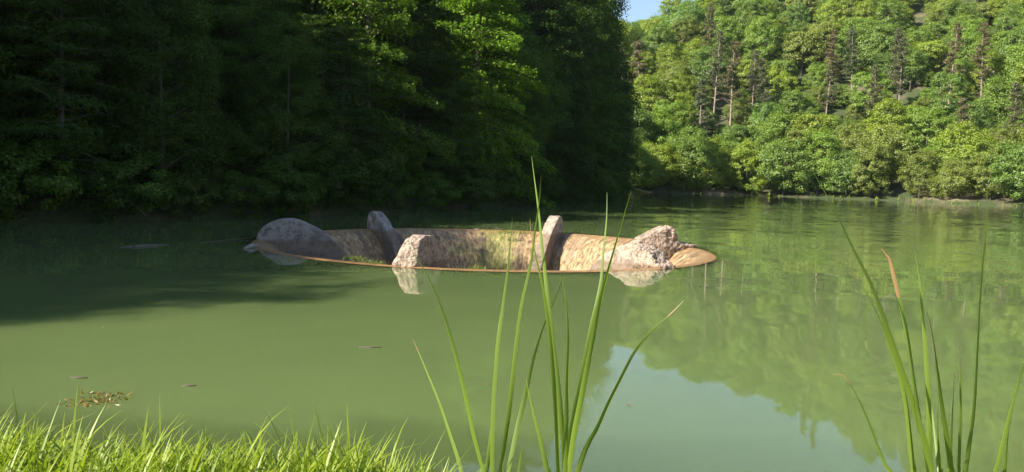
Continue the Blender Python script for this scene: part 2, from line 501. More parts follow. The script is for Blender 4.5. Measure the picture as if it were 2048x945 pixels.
fin(189, M_CONC_SHADE, 'rounded fin toned grey for its shade at the far left of the rim, shaped like a whale back', thick=.40, bevel=.025)
fin(131, M_CONC_SHADE, 'fin toned grey for its shade, curving down the far wall left of centre', outline=dense(SLIM, 44) + BOT, thick=.40, bevel=.025)
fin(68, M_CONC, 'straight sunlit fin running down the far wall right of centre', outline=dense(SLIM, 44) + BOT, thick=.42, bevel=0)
# near left: broken outer face, exposed stones
c_out = [(RR + .0, -.9), (RR + .12, -.06), (RR + .05, .15), (RR - .06, .40), (RR - .16, .58), (RR - .30, .66), (RR - .60, .68)] + dense([(RR - .82, .67), (RR - 1.1, .64),
        (RR - 1.35, .54), (RR - 1.75, .27), (RR - 2.10, -.10), (RR - 2.42, -.52), (RR - 2.72, -1.1), (RR - 2.95, -1.7), (RR - 3.0, -2.1)], 26) + BOT
fc = fin(256, M_CONC_ROUGH, 'near left fin with a broken rough stony outer face in the sun', outline=c_out, thick=.60, bevel=.03,
         rough=lambda c: .04 if c.x > RR - .45 else .012)
for v in fc.data.vertices:                                  # broken face: wide at the foot, narrow at the top
    k_ = max(0.0, min(1.0, (v.co.z + .05) / .72)) * max(0, min(1, (v.co.x - RR + 1.6) / 1.2))
    v.co.y = .33 - (.33 - v.co.y) * (1 - .42 * k_)
# near right: big broken lump
e_out = [(RR + .05, -.9), (RR + .16, -.10), (RR + .10, .06), (RR - .10, .10), (RR - .22, .22), (RR - .30, .40), (RR - .46, .44), (RR - .60, .50), (RR - .82, .52)] + dense([
        (RR - 1.0, .51), (RR - 1.35, .40), (RR - 1.75, .18), (RR - 2.10, -.10), (RR - 2.42, -.52), (RR - 2.72, -1.1), (RR - 2.95, -1.7), (RR - 3.0, -2.1)], 24) + BOT
fin(313, M_CONC_ROUGH, 'near right fin broken off at its outer end, pale and sunlit', outline=e_out, thick=.60, bevel=.03,
    rough=lambda c: .085 if c.x > RR - .75 else .012)
fe = [o for o in spill.children if o.get('label', '').startswith('near right')][0]
fe.data.materials.append(M_CONC)
for p in fe.data.polygons:
    if p.center.x < RR - .72 + .25 * mnoise.noise(p.center * 4): p.material_index = 1
f_out = [(RR + .10, -.9), (RR + .20, -.06), (RR + .16, .08), (RR - .12, .12), (RR - .42, .16), (RR - .50, .34), (RR - .58, .60), (RR - .75, .68)] + dense([
        (RR - .95, .66), (RR - 1.25, .54), (RR - 1.75, .27), (RR - 2.10, -.10), (RR - 2.42, -.52), (RR - 2.72, -1.1), (RR - 2.95, -1.7), (RR - 3.0, -2.1)], 24) + BOT
fin(13, M_CONC_ROUGH, 'far right fin reduced to a jagged dark stub', outline=f_out, thick=.55, bevel=.03,
    rough=lambda c: .10 if c.x > RR - .95 else .02)

# ------------------------------------------------------------------ trees
def limb_set(rs, H_, r0, n, spread, first=.25):
    parts = []
    bend = rs.normal(size=2) * .03 * H_
    tr = [(bend[0] * t * t, bend[1] * t * t, t * H_) for t in np.linspace(-.03, 1, 9)]
    parts.append(tube(tr, [max(.02, r0 * (1.25 if i == 0 else 1) * (1 - i / 8.6)) for i in range(9)], 9))
    for j in range(n):
        f = first + (0.92 - first) * (j + rs.random()) / n
        a = j * 2.4 + rs.random()
        L = spread * (1.05 - .6 * f) * (.7 + .5 * rs.random())
        b = np.array([bend[0] * f * f, bend[1] * f * f, f * H_])
        up = .25 + .45 * rs.random()
        pts = [b + np.array([math.cos(a), math.sin(a), 0]) * L * t + np.array([0, 0, L * (up * t)]) for t in (0, .35, .7, 1)]
        r = r0 * (1 - f) * .55 + .015
        parts.append(tube(pts, [r, r * .7, r * .45, r * .2], 7))
    return merge_parts(parts)

def broadleaf(seed, H_=11.0, Wc=8.0, clumps=95, per=85, leaf=.34, base=.14, crown_mat=None, lumpy=1.0):
    rs = np.random.default_rng(seed)
    Ps, Ns = [], []
    zc, rz, rx = H_ * (base + (1 - base) / 2), H_ * (1 - base) / 2, Wc / 2
    big = [(rs.normal(size=3)) for _ in range(9)]
    big = [b / np.linalg.norm(b) for b in big]
    for i in range(clumps):
        d = rs.normal(size=3); d /= np.linalg.norm(d)
        if d[2] < -.5 and rs.random() < .4: d[2] *= -1
        lob = max(float(d @ b) for b in big)
        rad = (.62 + .42 * lob ** 4 * lumpy) * (.62 + .38 * rs.random() ** .5)
        c = np.array([d[0] * rx * rad, d[1] * rx * rad, zc + d[2] * rz * rad])
        cs = Wc * (.06 + .055 * rs.random())
        q = rs.normal(size=(per, 3)); q /= np.linalg.norm(q, axis=1, keepdims=True)
        q *= (rs.random((per, 1)) ** .45)
        p = c + q * cs * np.array([1.15, 1.15, .75])
        Ps.append(p)
        Ns.append(q * .8 + d * .35 + np.array([0, 0, .55]) + rs.normal(size=(per, 3)) * .38)
    P = np.vstack(Ps); N = np.vstack(Ns)
    V, Fc = leaves(P, N, leaf * (.7 + .6 * rs.random(len(P))), leaf * .62 * (.7 + .6 * rs.random(len(P))))
    crown = np_mesh('crown', V, Fc); crown.materials.append(crown_mat)
    tv, tf = limb_set(rs, H_ * .86, .018 * H_, 9, Wc * .42, .22)
    trunk = np_mesh('trunk', tv, tf, True); trunk.materials.append(M_BARK)
    return trunk, crown

def spraytree(seed, H_=13.0, Wc=7.0, nb=95, per=300, leaf=.16, droop=.16, crown_mat=None, first=.02, fan=.30):
    """branches carrying flat layered sprays, leafy down to the water"""
    rs = np.random.default_rng(seed)
    Ps, Ns, tw = [], [], []
    for j in range(nb):
        f = first + (1 - first) * ((j + rs.random()) / nb) ** .95
        a = j * 2.39996 + rs.normal() * .3
        prof = (1 - f) ** .36 * (.86 + .14 * min(1, f / .2))
        L = Wc * .5 * prof * (.6 + .65 * rs.random()) + .35
        rise = .55 * f + .06 + .18 * rs.normal()
        ca, sa = math.cos(a), math.sin(a)
        n = int(per * (.35 + .65 * L / (Wc * .5)))
        t = .04 + .96 * rs.random(n) ** .72
        w = (rs.random(n) - .5) * 2 * fan * L * np.sin(np.pi * np.clip(t, .05, 1) ** .8) ** .7
        # sub-twigs: pull the leaves together into fingers
        fing = np.round(w / (.12 * L + .05)) * (.12 * L + .05)
        w = w * .45 + fing * .55
        zz = f * H_ + L * (rise * t - droop * t * t * 2.0) + rs.normal(size=n) * .045 * (1 + .5 * L) - np.abs(w) * .18
        x = ca * L * t - sa * w; y = sa * L * t + ca * w
        Ps.append(np.stack([x, y, zz], 1))
        Ns.append(np.stack([ca * .35 + rs.normal(size=n) * .45, sa * .35 + rs.normal(size=n) * .45, .85 + rs.normal(size=n) * .3], 1))
        tw.append(tube([(ca * L * q, sa * L * q, f * H_ + L * (rise * q - droop * q * q * 2)) for q in (0, .4, .8)],
                       [.012 * L + .012, .008 * L + .006, .004], 5))
    P = np.vstack(Ps); N = np.vstack(Ns)
    V, Fc = leaves(P, N, leaf * (.7 + .6 * rs.random(len(P))), leaf * .55 * (.7 + .6 * rs.random(len(P))))
    crown = np_mesh('crown', V, Fc); crown.materials.append(crown_mat)
    tr = tube([(0, 0, -.4), (.05, .02, H_ * .3), (.0, .08, H_ * .65), (0.02, 0, H_ * .97)], [.013 * H_, .010 * H_, .006 * H_, .02], 9)
    tv, tf = merge_parts([tr] + tw)
    trunk = np_mesh('trunk', tv, tf, True); trunk.materials.append(M_BARK)
    return trunk, crown

def pine(seed, H_=17.0, Wc=4.6, bare=.38, dens=1.0):
    rs = np.random.default_rng(seed)
    parts, Ps, Ns = [], [], []
    lean = rs.normal(size=2) * .35
    parts.append(tube([(lean[0] * t, lean[1] * t, t * H_ - .3) for t in np.linspace(0, 1, 8)], [.19 * (1 - .9 * t) + .02 for t in np.linspace(0, 1, 8)], 8))
    nb = 64
    for j in range(nb):
        f = bare * .55 + (1 - bare * .55) * (j + rs.random()) / nb
        dead = f < bare
        a = rs.random() * 6.283
        L = Wc * .5 * (1.02 - f) ** .6 * (.6 + .6 * rs.random()) + .25
        if dead: L *= .55
        ca, sa = math.cos(a), math.sin(a)
        rise = .12 + .25 * f - .1 * rs.random()
        b = (lean[0] * f, lean[1] * f, f * H_)
        pt = lambda q: (b[0] + ca * L * q, b[1] + sa * L * q, b[2] + L * rise * q)
        parts.append(tube([pt(0), pt(.5), pt(1)], [.045, .028, .010], 5))
        if dead: continue
        n = int(130 * dens * (.5 + L / Wc))
        t = .25 + .75 * rs.random(n)
        p = np.stack([b[0] + ca * L * t, b[1] + sa * L * t, b[2] + L * rise * t], 1) + rs.normal(size=(n, 3)) * np.array([.26, .26, .13])
        Ps.append(p); Ns.append(rs.normal(size=(n, 3)) + np.array([0, 0, .7]))
    P = np.vstack(Ps); N = np.vstack(Ns)
    V, Fc = leaves(P, N, .34 * (.7 + .6 * rs.random(len(P))), .13)
    crown = np_mesh('crown', V, Fc); crown.materials.append(M_PINE)
    tv, tf = merge_parts(parts)
    trunk = np_mesh('trunk', tv, tf, True); trunk.materials.append(M_PINEBARK)
    return trunk, crown

HILLV = [broadleaf(100 + i, H_=[11, 13, 9.5, 11.5, 10.5, 12.5, 9][i], Wc=[9.5, 7.0, 9.5, 11.0, 8, 9, 7.5][i], clumps=[220, 190, 230, 260, 200, 230, 190][i], per=80, leaf=[.31, .27, .33, .29, .26, .30, .28][i], base=[.12, .2, .08, .14, .2, .1, .12][i], crown_mat=M_HILL, lumpy=[1, 1.6, .8, 1.4, 1.8, 1.2, 1.5][i]) for i in range(7)]
SHOREV = [broadleaf(200 + i, H_=[11, 12.5, 9.5][i], Wc=[10, 9, 9.5][i], clumps=230, per=85, leaf=.28, base=.01, crown_mat=M_HILL, lumpy=1.3) for i in range(3)]
SHOREV.append(broadleaf(211, 10, 8, clumps=210, per=85, leaf=.26, base=.0, crown_mat=M_HILL, lumpy=1.6))
PINEV = [pine(300 + i, [17, 19, 15.5][i], [4.8, 5.2, 4.4][i], [.36, .42, .3][i]) for i in range(3)]
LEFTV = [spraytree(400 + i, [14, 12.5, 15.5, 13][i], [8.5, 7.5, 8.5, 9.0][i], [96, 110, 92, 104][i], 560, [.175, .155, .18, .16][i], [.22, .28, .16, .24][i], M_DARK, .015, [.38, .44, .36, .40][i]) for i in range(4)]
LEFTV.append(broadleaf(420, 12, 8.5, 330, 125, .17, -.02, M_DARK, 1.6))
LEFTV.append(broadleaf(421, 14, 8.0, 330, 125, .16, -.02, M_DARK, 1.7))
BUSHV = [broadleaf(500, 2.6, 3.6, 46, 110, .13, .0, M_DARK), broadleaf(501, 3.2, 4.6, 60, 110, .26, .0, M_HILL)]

def plant_tree(name, variant, x, y, s, tint, rz=None, sink=.25, z=None, sz=None):
    o = empty(name, (x, y, (hz(x, y) if z is None else z) - sink), rng.random() * 6.283 if rz is None else rz, s)
    if sz: o.scale.z = sz
    for nm, me in (('trunk', variant[0]), ('crown', variant[1])):
        c = bpy.data.objects.new(nm, me); COL.objects.link(c); c.parent = o
        if nm == 'crown': c.color = (*tint, 1)
    return o

ORD = ['leftmost', 'second', 'third', 'fourth', 'fifth', 'sixth', 'seventh', 'eighth', 'ninth', 'tenth', 'eleventh', 'twelfth', 'thirteenth', 'fourteenth',
       'fifteenth', 'sixteenth', 'seventeenth', 'eighteenth', 'nineteenth', 'twentieth', 'twenty-first', 'twenty-second', 'twenty-third', 'twenty-fourth',
       'twenty-fifth', 'twenty-sixth', 'twenty-seventh', 'twenty-eighth', 'twenty-ninth', 'thirtieth']
TINTS = {'bright yellow-green': (1.28, 1.18, .80), 'fresh green': (1.0, 1.08, .9), 'mid green': (.88, .95, 1.0), 'deep green': (.74, .84, .95), 'olive green': (1.06, .92, 1.05), 'bluish green': (.80, .95, 1.35)}
def label_rows(rows, text, group):
    """rows: list of lists of (object, tint name, kind); the label tells row, place in the row, tint and kind"""
    for r, row in enumerate(rows):
        vis = [(project(o.location)[0], o, t, kd) for o, t, kd in row]
        vis.sort(key=lambda q: q[0])
        for i, (px, o, t, kd) in enumerate(vis):
            tag(o, text(r, ORD[min(i, 29)], t, kd), 'tree', group)

# --- right hill
def shore_walk(a, b, s, step, jit):
    """points at distance s inland of SHORE[a..b], about step apart"""
    seg = np.vstack([SHORE[a:b + 1], [(-22.6, -2.5)]]) if b == 34 else SHORE[a:b + 1]
    # offset sideways (land lies on the right hand of the walk for this orientation)
    out = []
    P = [seg[0]]
    for i in range(len(seg) - 1):
        n = max(2, int(np.linalg.norm(seg[i + 1] - seg[i]) / .5))
        for t in np.linspace(0, 1, n)[1:]: P.append(seg[i] * (1 - t) + seg[i + 1] * t)
    P = np.array(P)
    T = np.gradient(P, axis=0)
    k = 25 if s < 12 else 61
    ker = np.ones(k) / k
    Tp = np.stack([np.convolve(np.pad(T[:, i], k // 2, mode='edge'), ker, 'valid') for i in (0, 1)], 1)
    Nn = np.stack([Tp[:, 1], -Tp[:, 0]], 1); Nn /= np.linalg.norm(Nn, axis=1, keepdims=True)
    Q = P + Nn * s
    acc = step * rng.random()
    for i in range(1, len(Q)):
        acc += np.linalg.norm(Q[i] - Q[i - 1])
        if acc >= step:
            acc -= step * (.8 + .4 * rng.random())
            out.append(Q[i] + rng.normal(size=2) * jit)
    return out

hill_rows = []
s, r = 3.2, 0
while s < 165:
    step = 6.2 if r == 0 else (7.2 if r < 3 else 8.6)
    row = []
    for q in shore_walk(16, 24, s, step, 1.1 if r else .7):
        d = shore_dist(np.array([q[0]]), np.array([q[1]]))[0]
        if d < s * .6: continue
        px, py = project((q[0], q[1], hz(q[0], q[1]) + 5))
        if px < 1180 or px > 2190 or py < -330: continue
        if any(math.hypot(q[0] - c[0], q[1] - c[1]) < c[2] for c in GAPS) if 'GAPS' in globals() else False: continue
        row.append((q, px))
    hill_rows.append(row)
    s += 6.5 if r < 2 else (7.6 if r < 10 else 9.0)
    r += 1
HILL, SAP = [], []
for r, row in enumerate(hill_rows):
    objs = []
    for q, px in row:
        u = rng.random()
        az = q[0] / q[1]
        is_pine = (3 <= r <= 5 and u < .44) or (r in (2, 6) and u < .22) or (r > 6 and u < .03)
        tn = list(TINTS)[int(rng.choice(6, p=[.30, .28, .17, .10, .09, .06]))]
        if r <= 1 and az > .40 and rng.random() < .6: tn = 'olive green'
        c = np.array(TINTS[tn]) * (.9 + .2 * rng.random())
        if is_pine:
            o = plant_tree('pine_tree', PINEV[int(rng.integers(3))], q[0], q[1], .85 + .3 * rng.random(), (.9 + .5 * rng.random(), 1.0, .95)); kd, tn = 'pine with pale bare trunk', ''
        elif r <= 1:
            o = plant_tree('broadleaf_tree', SHOREV[int(rng.integers(4))], q[0], q[1], (.72 + .45 * rng.random()) * (1.0 if r == 0 else 1.1), c); kd = 'bushy tree'
        else:
            o = plant_tree('broadleaf_tree', HILLV[int(rng.integers(7))], q[0], q[1], .72 + .50 * rng.random(), c, sz=None); kd = 'broadleaf tree'
        o.rotation_euler.x, o.rotation_euler.y = rng.normal() * .04, rng.normal() * .04
        objs.append((o, tn, kd))
    if 2 <= r <= 9:                                            # low saplings fill the ground between the pines
        for q, px in row:
            for _ in range(2):
                a_ = rng.random() * 6.28
                x_, y_ = q[0] + math.cos(a_) * 4, q[1] + math.sin(a_) * 3.5
                tn = ['mid green', 'fresh green', 'olive green'][int(rng.integers(3))]
                SAP.append((plant_tree('sapling', SHOREV[int(rng.integers(4))], x_, y_, .36 + .2 * rng.random(), np.array(TINTS[tn])), tn))
    HILL.append(objs)
ROWN = ['first row at the far waterline', 'second row above the far shore'] + [w + ' row up the sunlit hill' for w in
        ('third', 'fourth', 'fifth', 'sixth', 'seventh', 'eighth', 'ninth', 'tenth', 'eleventh', 'twelfth', 'thirteenth', 'fourteenth', 'fifteenth', 'sixteenth', 'seventeenth', 'eighteenth', 'nineteenth', 'twentieth', 'last')]
label_rows(HILL, lambda r, o, t, kd: f'{t} {kd}, {o} in the {ROWN[r]}'.strip(), 'trees on the sunlit hill')

SAP.sort(key=lambda q: project(q[0].location)[0])
for i, (o, tn) in enumerate(SAP):
    third = ['left', 'middle', 'right'][min(2, i * 3 // len(SAP))]; first = -(-(i * 3 // len(SAP)) * len(SAP) // 3)
    tag(o, f'{tn} sapling below the hill pines, {ORD[max(0, min(29, i - first))]} in the {third} third of the hill', 'sapling', 'saplings below the pines')

# --- left forest in shade
VH = [max(v.co.z for v in t[1].vertices) for t in LEFTV]
LEFT = []
SUNNY = [(-3.0, 60.5), (-8.6, 46.5)]
for r, (s, step) in enumerate([(.5, 3.3), (3.6, 3.7), (7.5, 4.6), (12.5, 5.4), (18.5, 6.5), (26, 8.5)]):
    objs = []
    for q in shore_walk(24, 34, s, step, .4 + .1 * r) + ([np.array([-22.5, 5.0]), np.array([-23.4, 8.6])] if r == 0 else []):
        if q[1] < -3 or (q[1] > 12 and project((q[0], q[1], 3.0))[0] < -1500): continue
        d = shore_dist(np.array([q[0]]), np.array([q[1]]))[0]
        if d < s * .5: continue
        tn = ['deep green', 'mid green', 'fresh green'][int(rng.choice(3, p=[.4, .35, .25]))]
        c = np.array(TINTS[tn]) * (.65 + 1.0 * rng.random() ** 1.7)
        sc_ = (.60 + .3 * rng.random()) if r == 0 else (.92 + .3 * rng.random())
        if q[1] > 70: sc_ *= 1.0 + .6 * min(1, (q[1] - 70) / 25)
        if any(math.hypot(q[0] - lx, q[1] - ly) < 3.6 for lx, ly in SUNNY): continue
        vi = int(rng.integers(6))
        if q[1] < 24 and r < 3: vi = 4 + vi % 2
        w = q @ np.array([-SUN_H.y, SUN_H.x])                    # how far along the shore its shadow falls
        if w < 14.8 or (r == 0 and 15.6 < w < 17.0): continue
        if w < 52:                                               # the canopy is only as tall as its shadow on the lake is long
            xe = np.interp(w, [13, 14.5, 16, 18, 20, 24, 28.2, 31, 33.2, 38.4, 45, 52], [-.2, -.4, -3.2, -5.2, -5.0, -3.4, -3.9, -3.4, -1.2, 3.6, 8.5, 14])
            top = (xe - q[0]) / SUN_H.x * math.tan(SUN_EL) - .6
            full = (top - hz(q[0], q[1])) / VH[vi]
            if full > 1.75: continue                             # no such giants on the low ground by the dam
            sc_ = full * (1.0 - .06 * rng.random() if w < 22.5 else 1.10) if (r or w < 30) else min(sc_, full)
        for lx, ly in SUNNY:                                     # lower canopy up-sun of the two tall sunlit trees
            v = np.array([lx, ly]) - q; t_ = v @ np.array(SUN_H[:2]); w_ = abs(v @ np.array([-SUN_H.y, SUN_H.x]))
            if t_ > 3 and w_ < 5.0: sc_ *= .66
        wide = 1.25 if (w < 24 and r < 3) else 1.0                # crowns widened to close sunlit gaps in their shadow on the lake
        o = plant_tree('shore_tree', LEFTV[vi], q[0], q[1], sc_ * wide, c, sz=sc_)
        objs.append((o, tn, 'leafy tree'))
    LEFT.append(objs)
for (lx, ly), v_, s_, lab in zip(SUNNY, (LEFTV[0], LEFTV[2]), (1.26, 1.08), ('tall yellow-green sunlit tree, sunlight also in its leaf colour, at the middle of the shaded forest', 'tall sunlit tree, sprays also coloured pale for sunlight, at the top left of the shaded forest')):
    tag(plant_tree('shore_tree', v_, lx, ly, s_, (2.1, 2.1, 1.1) if lx > -5 else (1.5, 1.5, 1.15), 0.6), lab, 'tree', 'trees of the shaded left forest')  # crown tints raised above the neighbours to paint in sunlight
LROW = ['front row along the shaded left shore', 'second row of the shaded left forest', 'third row of the shaded left forest', 'fourth row of the shaded left forest',
        'fifth row of the shaded left forest', 'last row of the shaded left forest']
label_rows(LEFT, lambda r, o, t, kd: f'{t} {kd}, {o} in the {LROW[r]}', 'trees of the shaded left forest')

BUSHES = []
for s, step in ((-.25, 2.3), (1.6, 3.2), (5.2, 4.2)):
    for q in shore_walk(24, 34, s, step, .35):
        if q[1] < 18 or q[1] > 75: continue
        o = empty('bush', (q[0], q[1], max(.0, hz(q[0], q[1])) - .15), rng.random() * 6.28, .75 + .5 * rng.random())
        c = bpy.data.objects.new('foliage', BUSHV[0][1]); COL.objects.link(c); c.parent = o
        c.color = (*(np.array(TINTS[['mid green', 'fresh green', 'olive green'][int(rng.integers(3))]]) * (.85 + .4 * rng.random())), 1)
        BUSHES.append(o)
BUSHES.sort(key=lambda o: project(o.location)[0])
for i, o in enumerate(BUSHES):
    f = 'overhanging the dark water' if shore_dist(np.array([o.location.x]), np.array([o.location.y]))[0] < .8 else 'under the shaded left trees'
    tag(o, f'low dark bush {f}, {ORD[i % 30]} from the left' + (' past the big fin' if i >= 30 else ''), 'bush', 'bushes of the shaded left shore')

# ------------------------------------------------------------------ foreground grass
def blade_mesh(spec, seg=5):
    """spec rows: base xyz, tip direction, length, width, bend"""
    Vs, Fs = [], []
    n = 0
    for b, az, L, w, lean, curl in spec:
        dx, dy = math.cos(az), math.sin(az)
        side = np.array([-dy, dx, 0.0])
        for i in range(seg + 1):
            t = i / seg
            out = L * (lean * t + curl * t * t)
            up = L * (t - .42 * curl * t * t * t - .12 * lean * t)
            c = np.array([b[0] + dx * out, b[1] + dy * out, b[2] + up])
            ww = w * .5 * (1 - t ** 1.8) * (.65 + .7 * min(1, t * 3)) + .0004
            Vs.append(c - side * ww); Vs.append(c + side * ww)
        for i in range(seg):
            a = n + 2 * i
            Fs.append((a, a + 1, a + 3, a + 2))
        n += 2 * (seg + 1)
    return np_mesh('blades', np.array(Vs), np.array(Fs), True)
spec = []
while len(spec) < 8200:
    y = 3.2 + 2.2 * rng.random(); x = -3.9 + 4.2 * rng.random()
    d = float(shore_dist(np.array([x]), np.array([y]))[0])
    if d < -.05 or d > 1.5: continue
    z = hz(x, y)
    L = (.14 + .18 * rng.random() ** 1.5) * (1.5 if rng.random() < .10 else 1)
    if x > -1.0: L *= 1.12
    spec.append(((x, y, z - .02), rng.random() * 6.283, L, (.006 + .011 * rng.random()), .15 + .5 * rng.random(), .25 * rng.random() + .6 * rng.random() ** 3))
gr = link_mesh('grass', blade_mesh(spec), M_GRASS)
tag(gr, 'bright sunlit grass growing along the near bank', 'grass', kind='stuff')

# low growth along the foot of the far shore
spec = []
for q in shore_walk(16, 24, .2, .06, .0):
    px = project((q[0], q[1], 0))[0]
    if px < 1180 or px > 2150: continue
    thick = 1.0 if 1620 < px < 1960 else (.45 if px > 1240 else .7)
    if rng.random() > thick: continue
    d = -.3 + 2.2 * rng.random() * thick
    x_, y_ = q[0] + rng.normal() * .3, q[1] + d
    spec.append(((x_, y_, max(hz(x_, y_), -.05) - .03), rng.random() * 6.283, .45 + .6 * rng.random() * thick, .10 + .08 * rng.random(), .4 + .5 * rng.random(), .6 * rng.random()))
sg = link_mesh('shore_grass', blade_mesh(spec, 3), M_GRASS)
tag(sg, 'strip of light green grass along the foot of the far shore', 'grass', kind='stuff')

# ------------------------------------------------------------------ cattail reeds
def ribbon(path, width, parent, tint, depth0, depth1, tipcol=None):
    """one long blade traced tip first in photo pixels, standing about depth0..depth1 metres away"""
    P, _ = resample([(p[0], p[1]) for p in path][::-1], 26)
    n = len(P)
    base_z = None
    pts = [at_depth(P[i][0], P[i][1], depth0 + (depth1 - depth0) * i / (n - 1)) for i in range(n)]
    # carry the blade on down to the ground below the frame
    d = (pts[0] - pts[2]).normalized()
    gx, gy = parent.location.x, parent.location.y
    foot = Vector((gx, gy, parent.location.z - .06))
    mid = pts[0] * .5 + foot * .5 + Vector((0, 0, 0)) + d * .05
    pts = [foot, mid] + pts
    pts = [Vector(p) for p in resample([tuple(p) for p in pts], 34)[0]]
    n = len(pts)
    V = []
    ph = random.random() * 6.28; tw = random.choice((-1, 1)) * (1.2 + 1.6 * random.random())
    for i in range(n):
        t = i / (n - 1)
        tan = (pts[min(i + 1, n - 1)] - pts[max(i - 1, 0)]).normalized()
        view = Vector((0, 1, 0))
        a = tan.cross(view).normalized()
        b = tan.cross(a).normalized()
        ang = .55 * math.sin(ph + tw * t * 3.0)
        side = a * math.cos(ang) + b * math.sin(ang)
        nor = tan.cross(side)
        w = width * .5 * (1 - max(0, (t - .25) / .75) ** 2.2) * (.55 + .45 * min(1, t * 2.2)) + .0006
        if tipcol >= 4: w = max(w, width * .30 * min(1, (1 - t) * 12 + .25))
        V += [tuple(pts[i] - side * w), tuple(pts[i] + nor * w * .35), tuple(pts[i] + side * w)]
    Fc = []
    for i in range(n - 1):
        a = 3 * i
        Fc += [(a, a + 1, a + 4, a + 3), (a + 1, a + 2, a + 5, a + 4)]
    V = np.array(V) - np.array(parent.location)
    me = np_mesh('blade', V, np.array(Fc), True)
    me.materials.append(M_REED)
    o = link_mesh('blade', me, None, parent)
    o.color = (*tint, 1)
    if tipcol:
        me.materials.append(M_TIP)
        for p in me.polygons:
            if p.index >= 2 * (n - 1 - tipcol): p.material_index = 1
    return o
REEDS = [
 ('single cattail stem at the right edge of the grass, leaning left with a withered tip', 3.9,
  [[(825, 678), (836, 702), (858, 755), (880, 810), (900, 870), (918, 925), (924, 955)]], [2]),
 ('single long cattail blade arching left in front of the broken near left fin', 3.7,
  [[(817, 492), (845, 535), (868, 580), (887, 630), (903, 680), (920, 745), (935, 810), (947, 870), (960, 920), (968, 955)]], [0]),
 ('upright cattail of two close blades standing right of the bank grass', 3.5,
  [[(1025, 436), (1020, 490), (1015, 545), (1009, 590), (1004, 630), (996, 690), (990, 760), (986, 830), (984, 955)],
   [(1000, 628), (993, 690), (989, 760), (987, 830), (980, 890), (972, 955)]], [0, 0]),
 ('cattail of two crossing blades between the upright one and the central clump', 3.4,
  [[(1082, 352), (1078, 410), (1070, 460), (1063, 520), (1052, 570), (1042, 615), (1032, 690), (1025, 760), (1017, 830), (1007, 900), (1000, 955)],
   [(1130, 548), (1122, 566), (1105, 610), (1085, 660), (1066, 720), (1057, 760), (1046, 810), (1035, 855), (1023, 910), (1014, 955)],
   [(1046, 885), (1041, 915), (1036, 955)]], [0, 0, 0]),
 ('tall central cattail clump of many blades rising before the spillway', 3.2,
  [[(1063, 313), (1069, 360), (1075, 405), (1080, 450), (1086, 510), (1092, 565), (1098, 620), (1106, 690), (1115, 760), (1122, 830), (1127, 900), (1128, 955)],
   [(1060, 438), (1059, 450), (1064, 475), (1073, 520), (1085, 570), (1093, 620), (1101, 690), (1107, 760), (1112, 830), (1115, 900), (1117, 955)],
   [(1122, 552), (1130, 590), (1135, 640), (1136, 700), (1134, 760), (1133, 830), (1131, 900), (1129, 955)],
   [(1214, 385), (1213, 440), (1207, 500), (1203, 555), (1195, 600), (1181, 660), (1166, 740), (1151, 810), (1140, 870), (1132, 955)],
   [(1262, 385), (1251, 420), (1241, 455), (1228, 500), (1212, 555), (1199, 605), (1187, 670), (1172, 745), (1160, 810), (1148, 870), (1136, 955)],
   [(1052, 758), (1057, 785), (1066, 825), (1078, 870), (1090, 920), (1098, 955)]], [0, 2, 0, 0, 0, 1]),
 ('cattail blade bending far right with a dry straw tip, right of the central clump', 3.2,
  [[(1367, 602), (1340, 630), (1310, 655), (1285, 682), (1265, 710), (1240, 760), (1215, 810), (1195, 855), (1177, 885), (1165, 915), (1152, 955)]], [2]),
 ('thin short cattail blade with a hooked pale tip, leftmost of the right clump', 3.2,
  [[(1668, 747), (1679, 746), (1692, 757), (1715, 795), (1735, 840), (1752, 885), (1768, 925), (1782, 955)]], [2]),
 ('tall cattail leaning left in the right clump, one blade with a brown curled tip', 3.1,
  [[(1619, 328), (1635, 360), (1652, 388), (1665, 412), (1690, 465), (1712, 510), (1727, 538), (1740, 565), (1757, 607), (1773, 655), (1786, 690), (1803, 740), (1824, 800), (1842, 860), (1856, 910), (1864, 955)],
   [(1702, 540), (1713, 556), (1735, 590), (1757, 635), (1779, 690), (1799, 750), (1812, 810), (1819, 870), (1827, 955)],
   [(1762, 497), (1774, 508), (1781, 525), (1786, 548), (1793, 575), (1801, 610), (1808, 640), (1816, 680), (1823, 730), (1830, 780), (1838, 830), (1848, 890), (1856, 955)],
   [(1808, 770), (1815, 810), (1822, 870), (1830, 955)]], [0, 1, 4, 0]),
 ('cattail of slim upright blades in the middle of the right clump', 3.2,
  [[(1829, 502), (1836, 540), (1841, 580), (1845, 630), (1850, 690), (1855, 760), (1858, 830), (1860, 955)],
   [(1854, 622), (1865, 670), (1875, 740), (1882, 800), (1891, 860), (1899, 910), (1902, 955)],
   [(1856, 770), (1865, 830), (1872, 890), (1879, 955)],
   [(1877, 778), (1876, 830), (1877, 890), (1881, 955)]], [0, 0, 0, 0]),
 ('pair of short straight cattail blades right of the middle of the right clump', 3.3,
  [[(1909, 745), (1907, 790), (1903, 860), (1899, 955)],
   [(1915, 695), (1919, 730), (1921, 780), (1920, 860), (1917, 955)]], [0, 0]),
 ('tallest straight cattail blade rising to the far shore at the right', 3.2,
  [[(1974, 375), (1974, 430), (1969, 490), (1965, 530), (1960, 600), (1957, 660), (1953, 740), (1948, 820), (1940, 880), (1930, 955)],
   [(1945, 845), (1940, 880), (1932, 955)]], [0, 0]),
 ('cattail at the right edge of the view, leaning right', 3.1,
  [[(2062, 690), (2048, 727), (2035, 775), (2022, 820), (2010, 870), (2000, 912), (1990, 955)],
   [(2022, 835), (2015, 880), (2008, 955)]], [0, 0]),
]
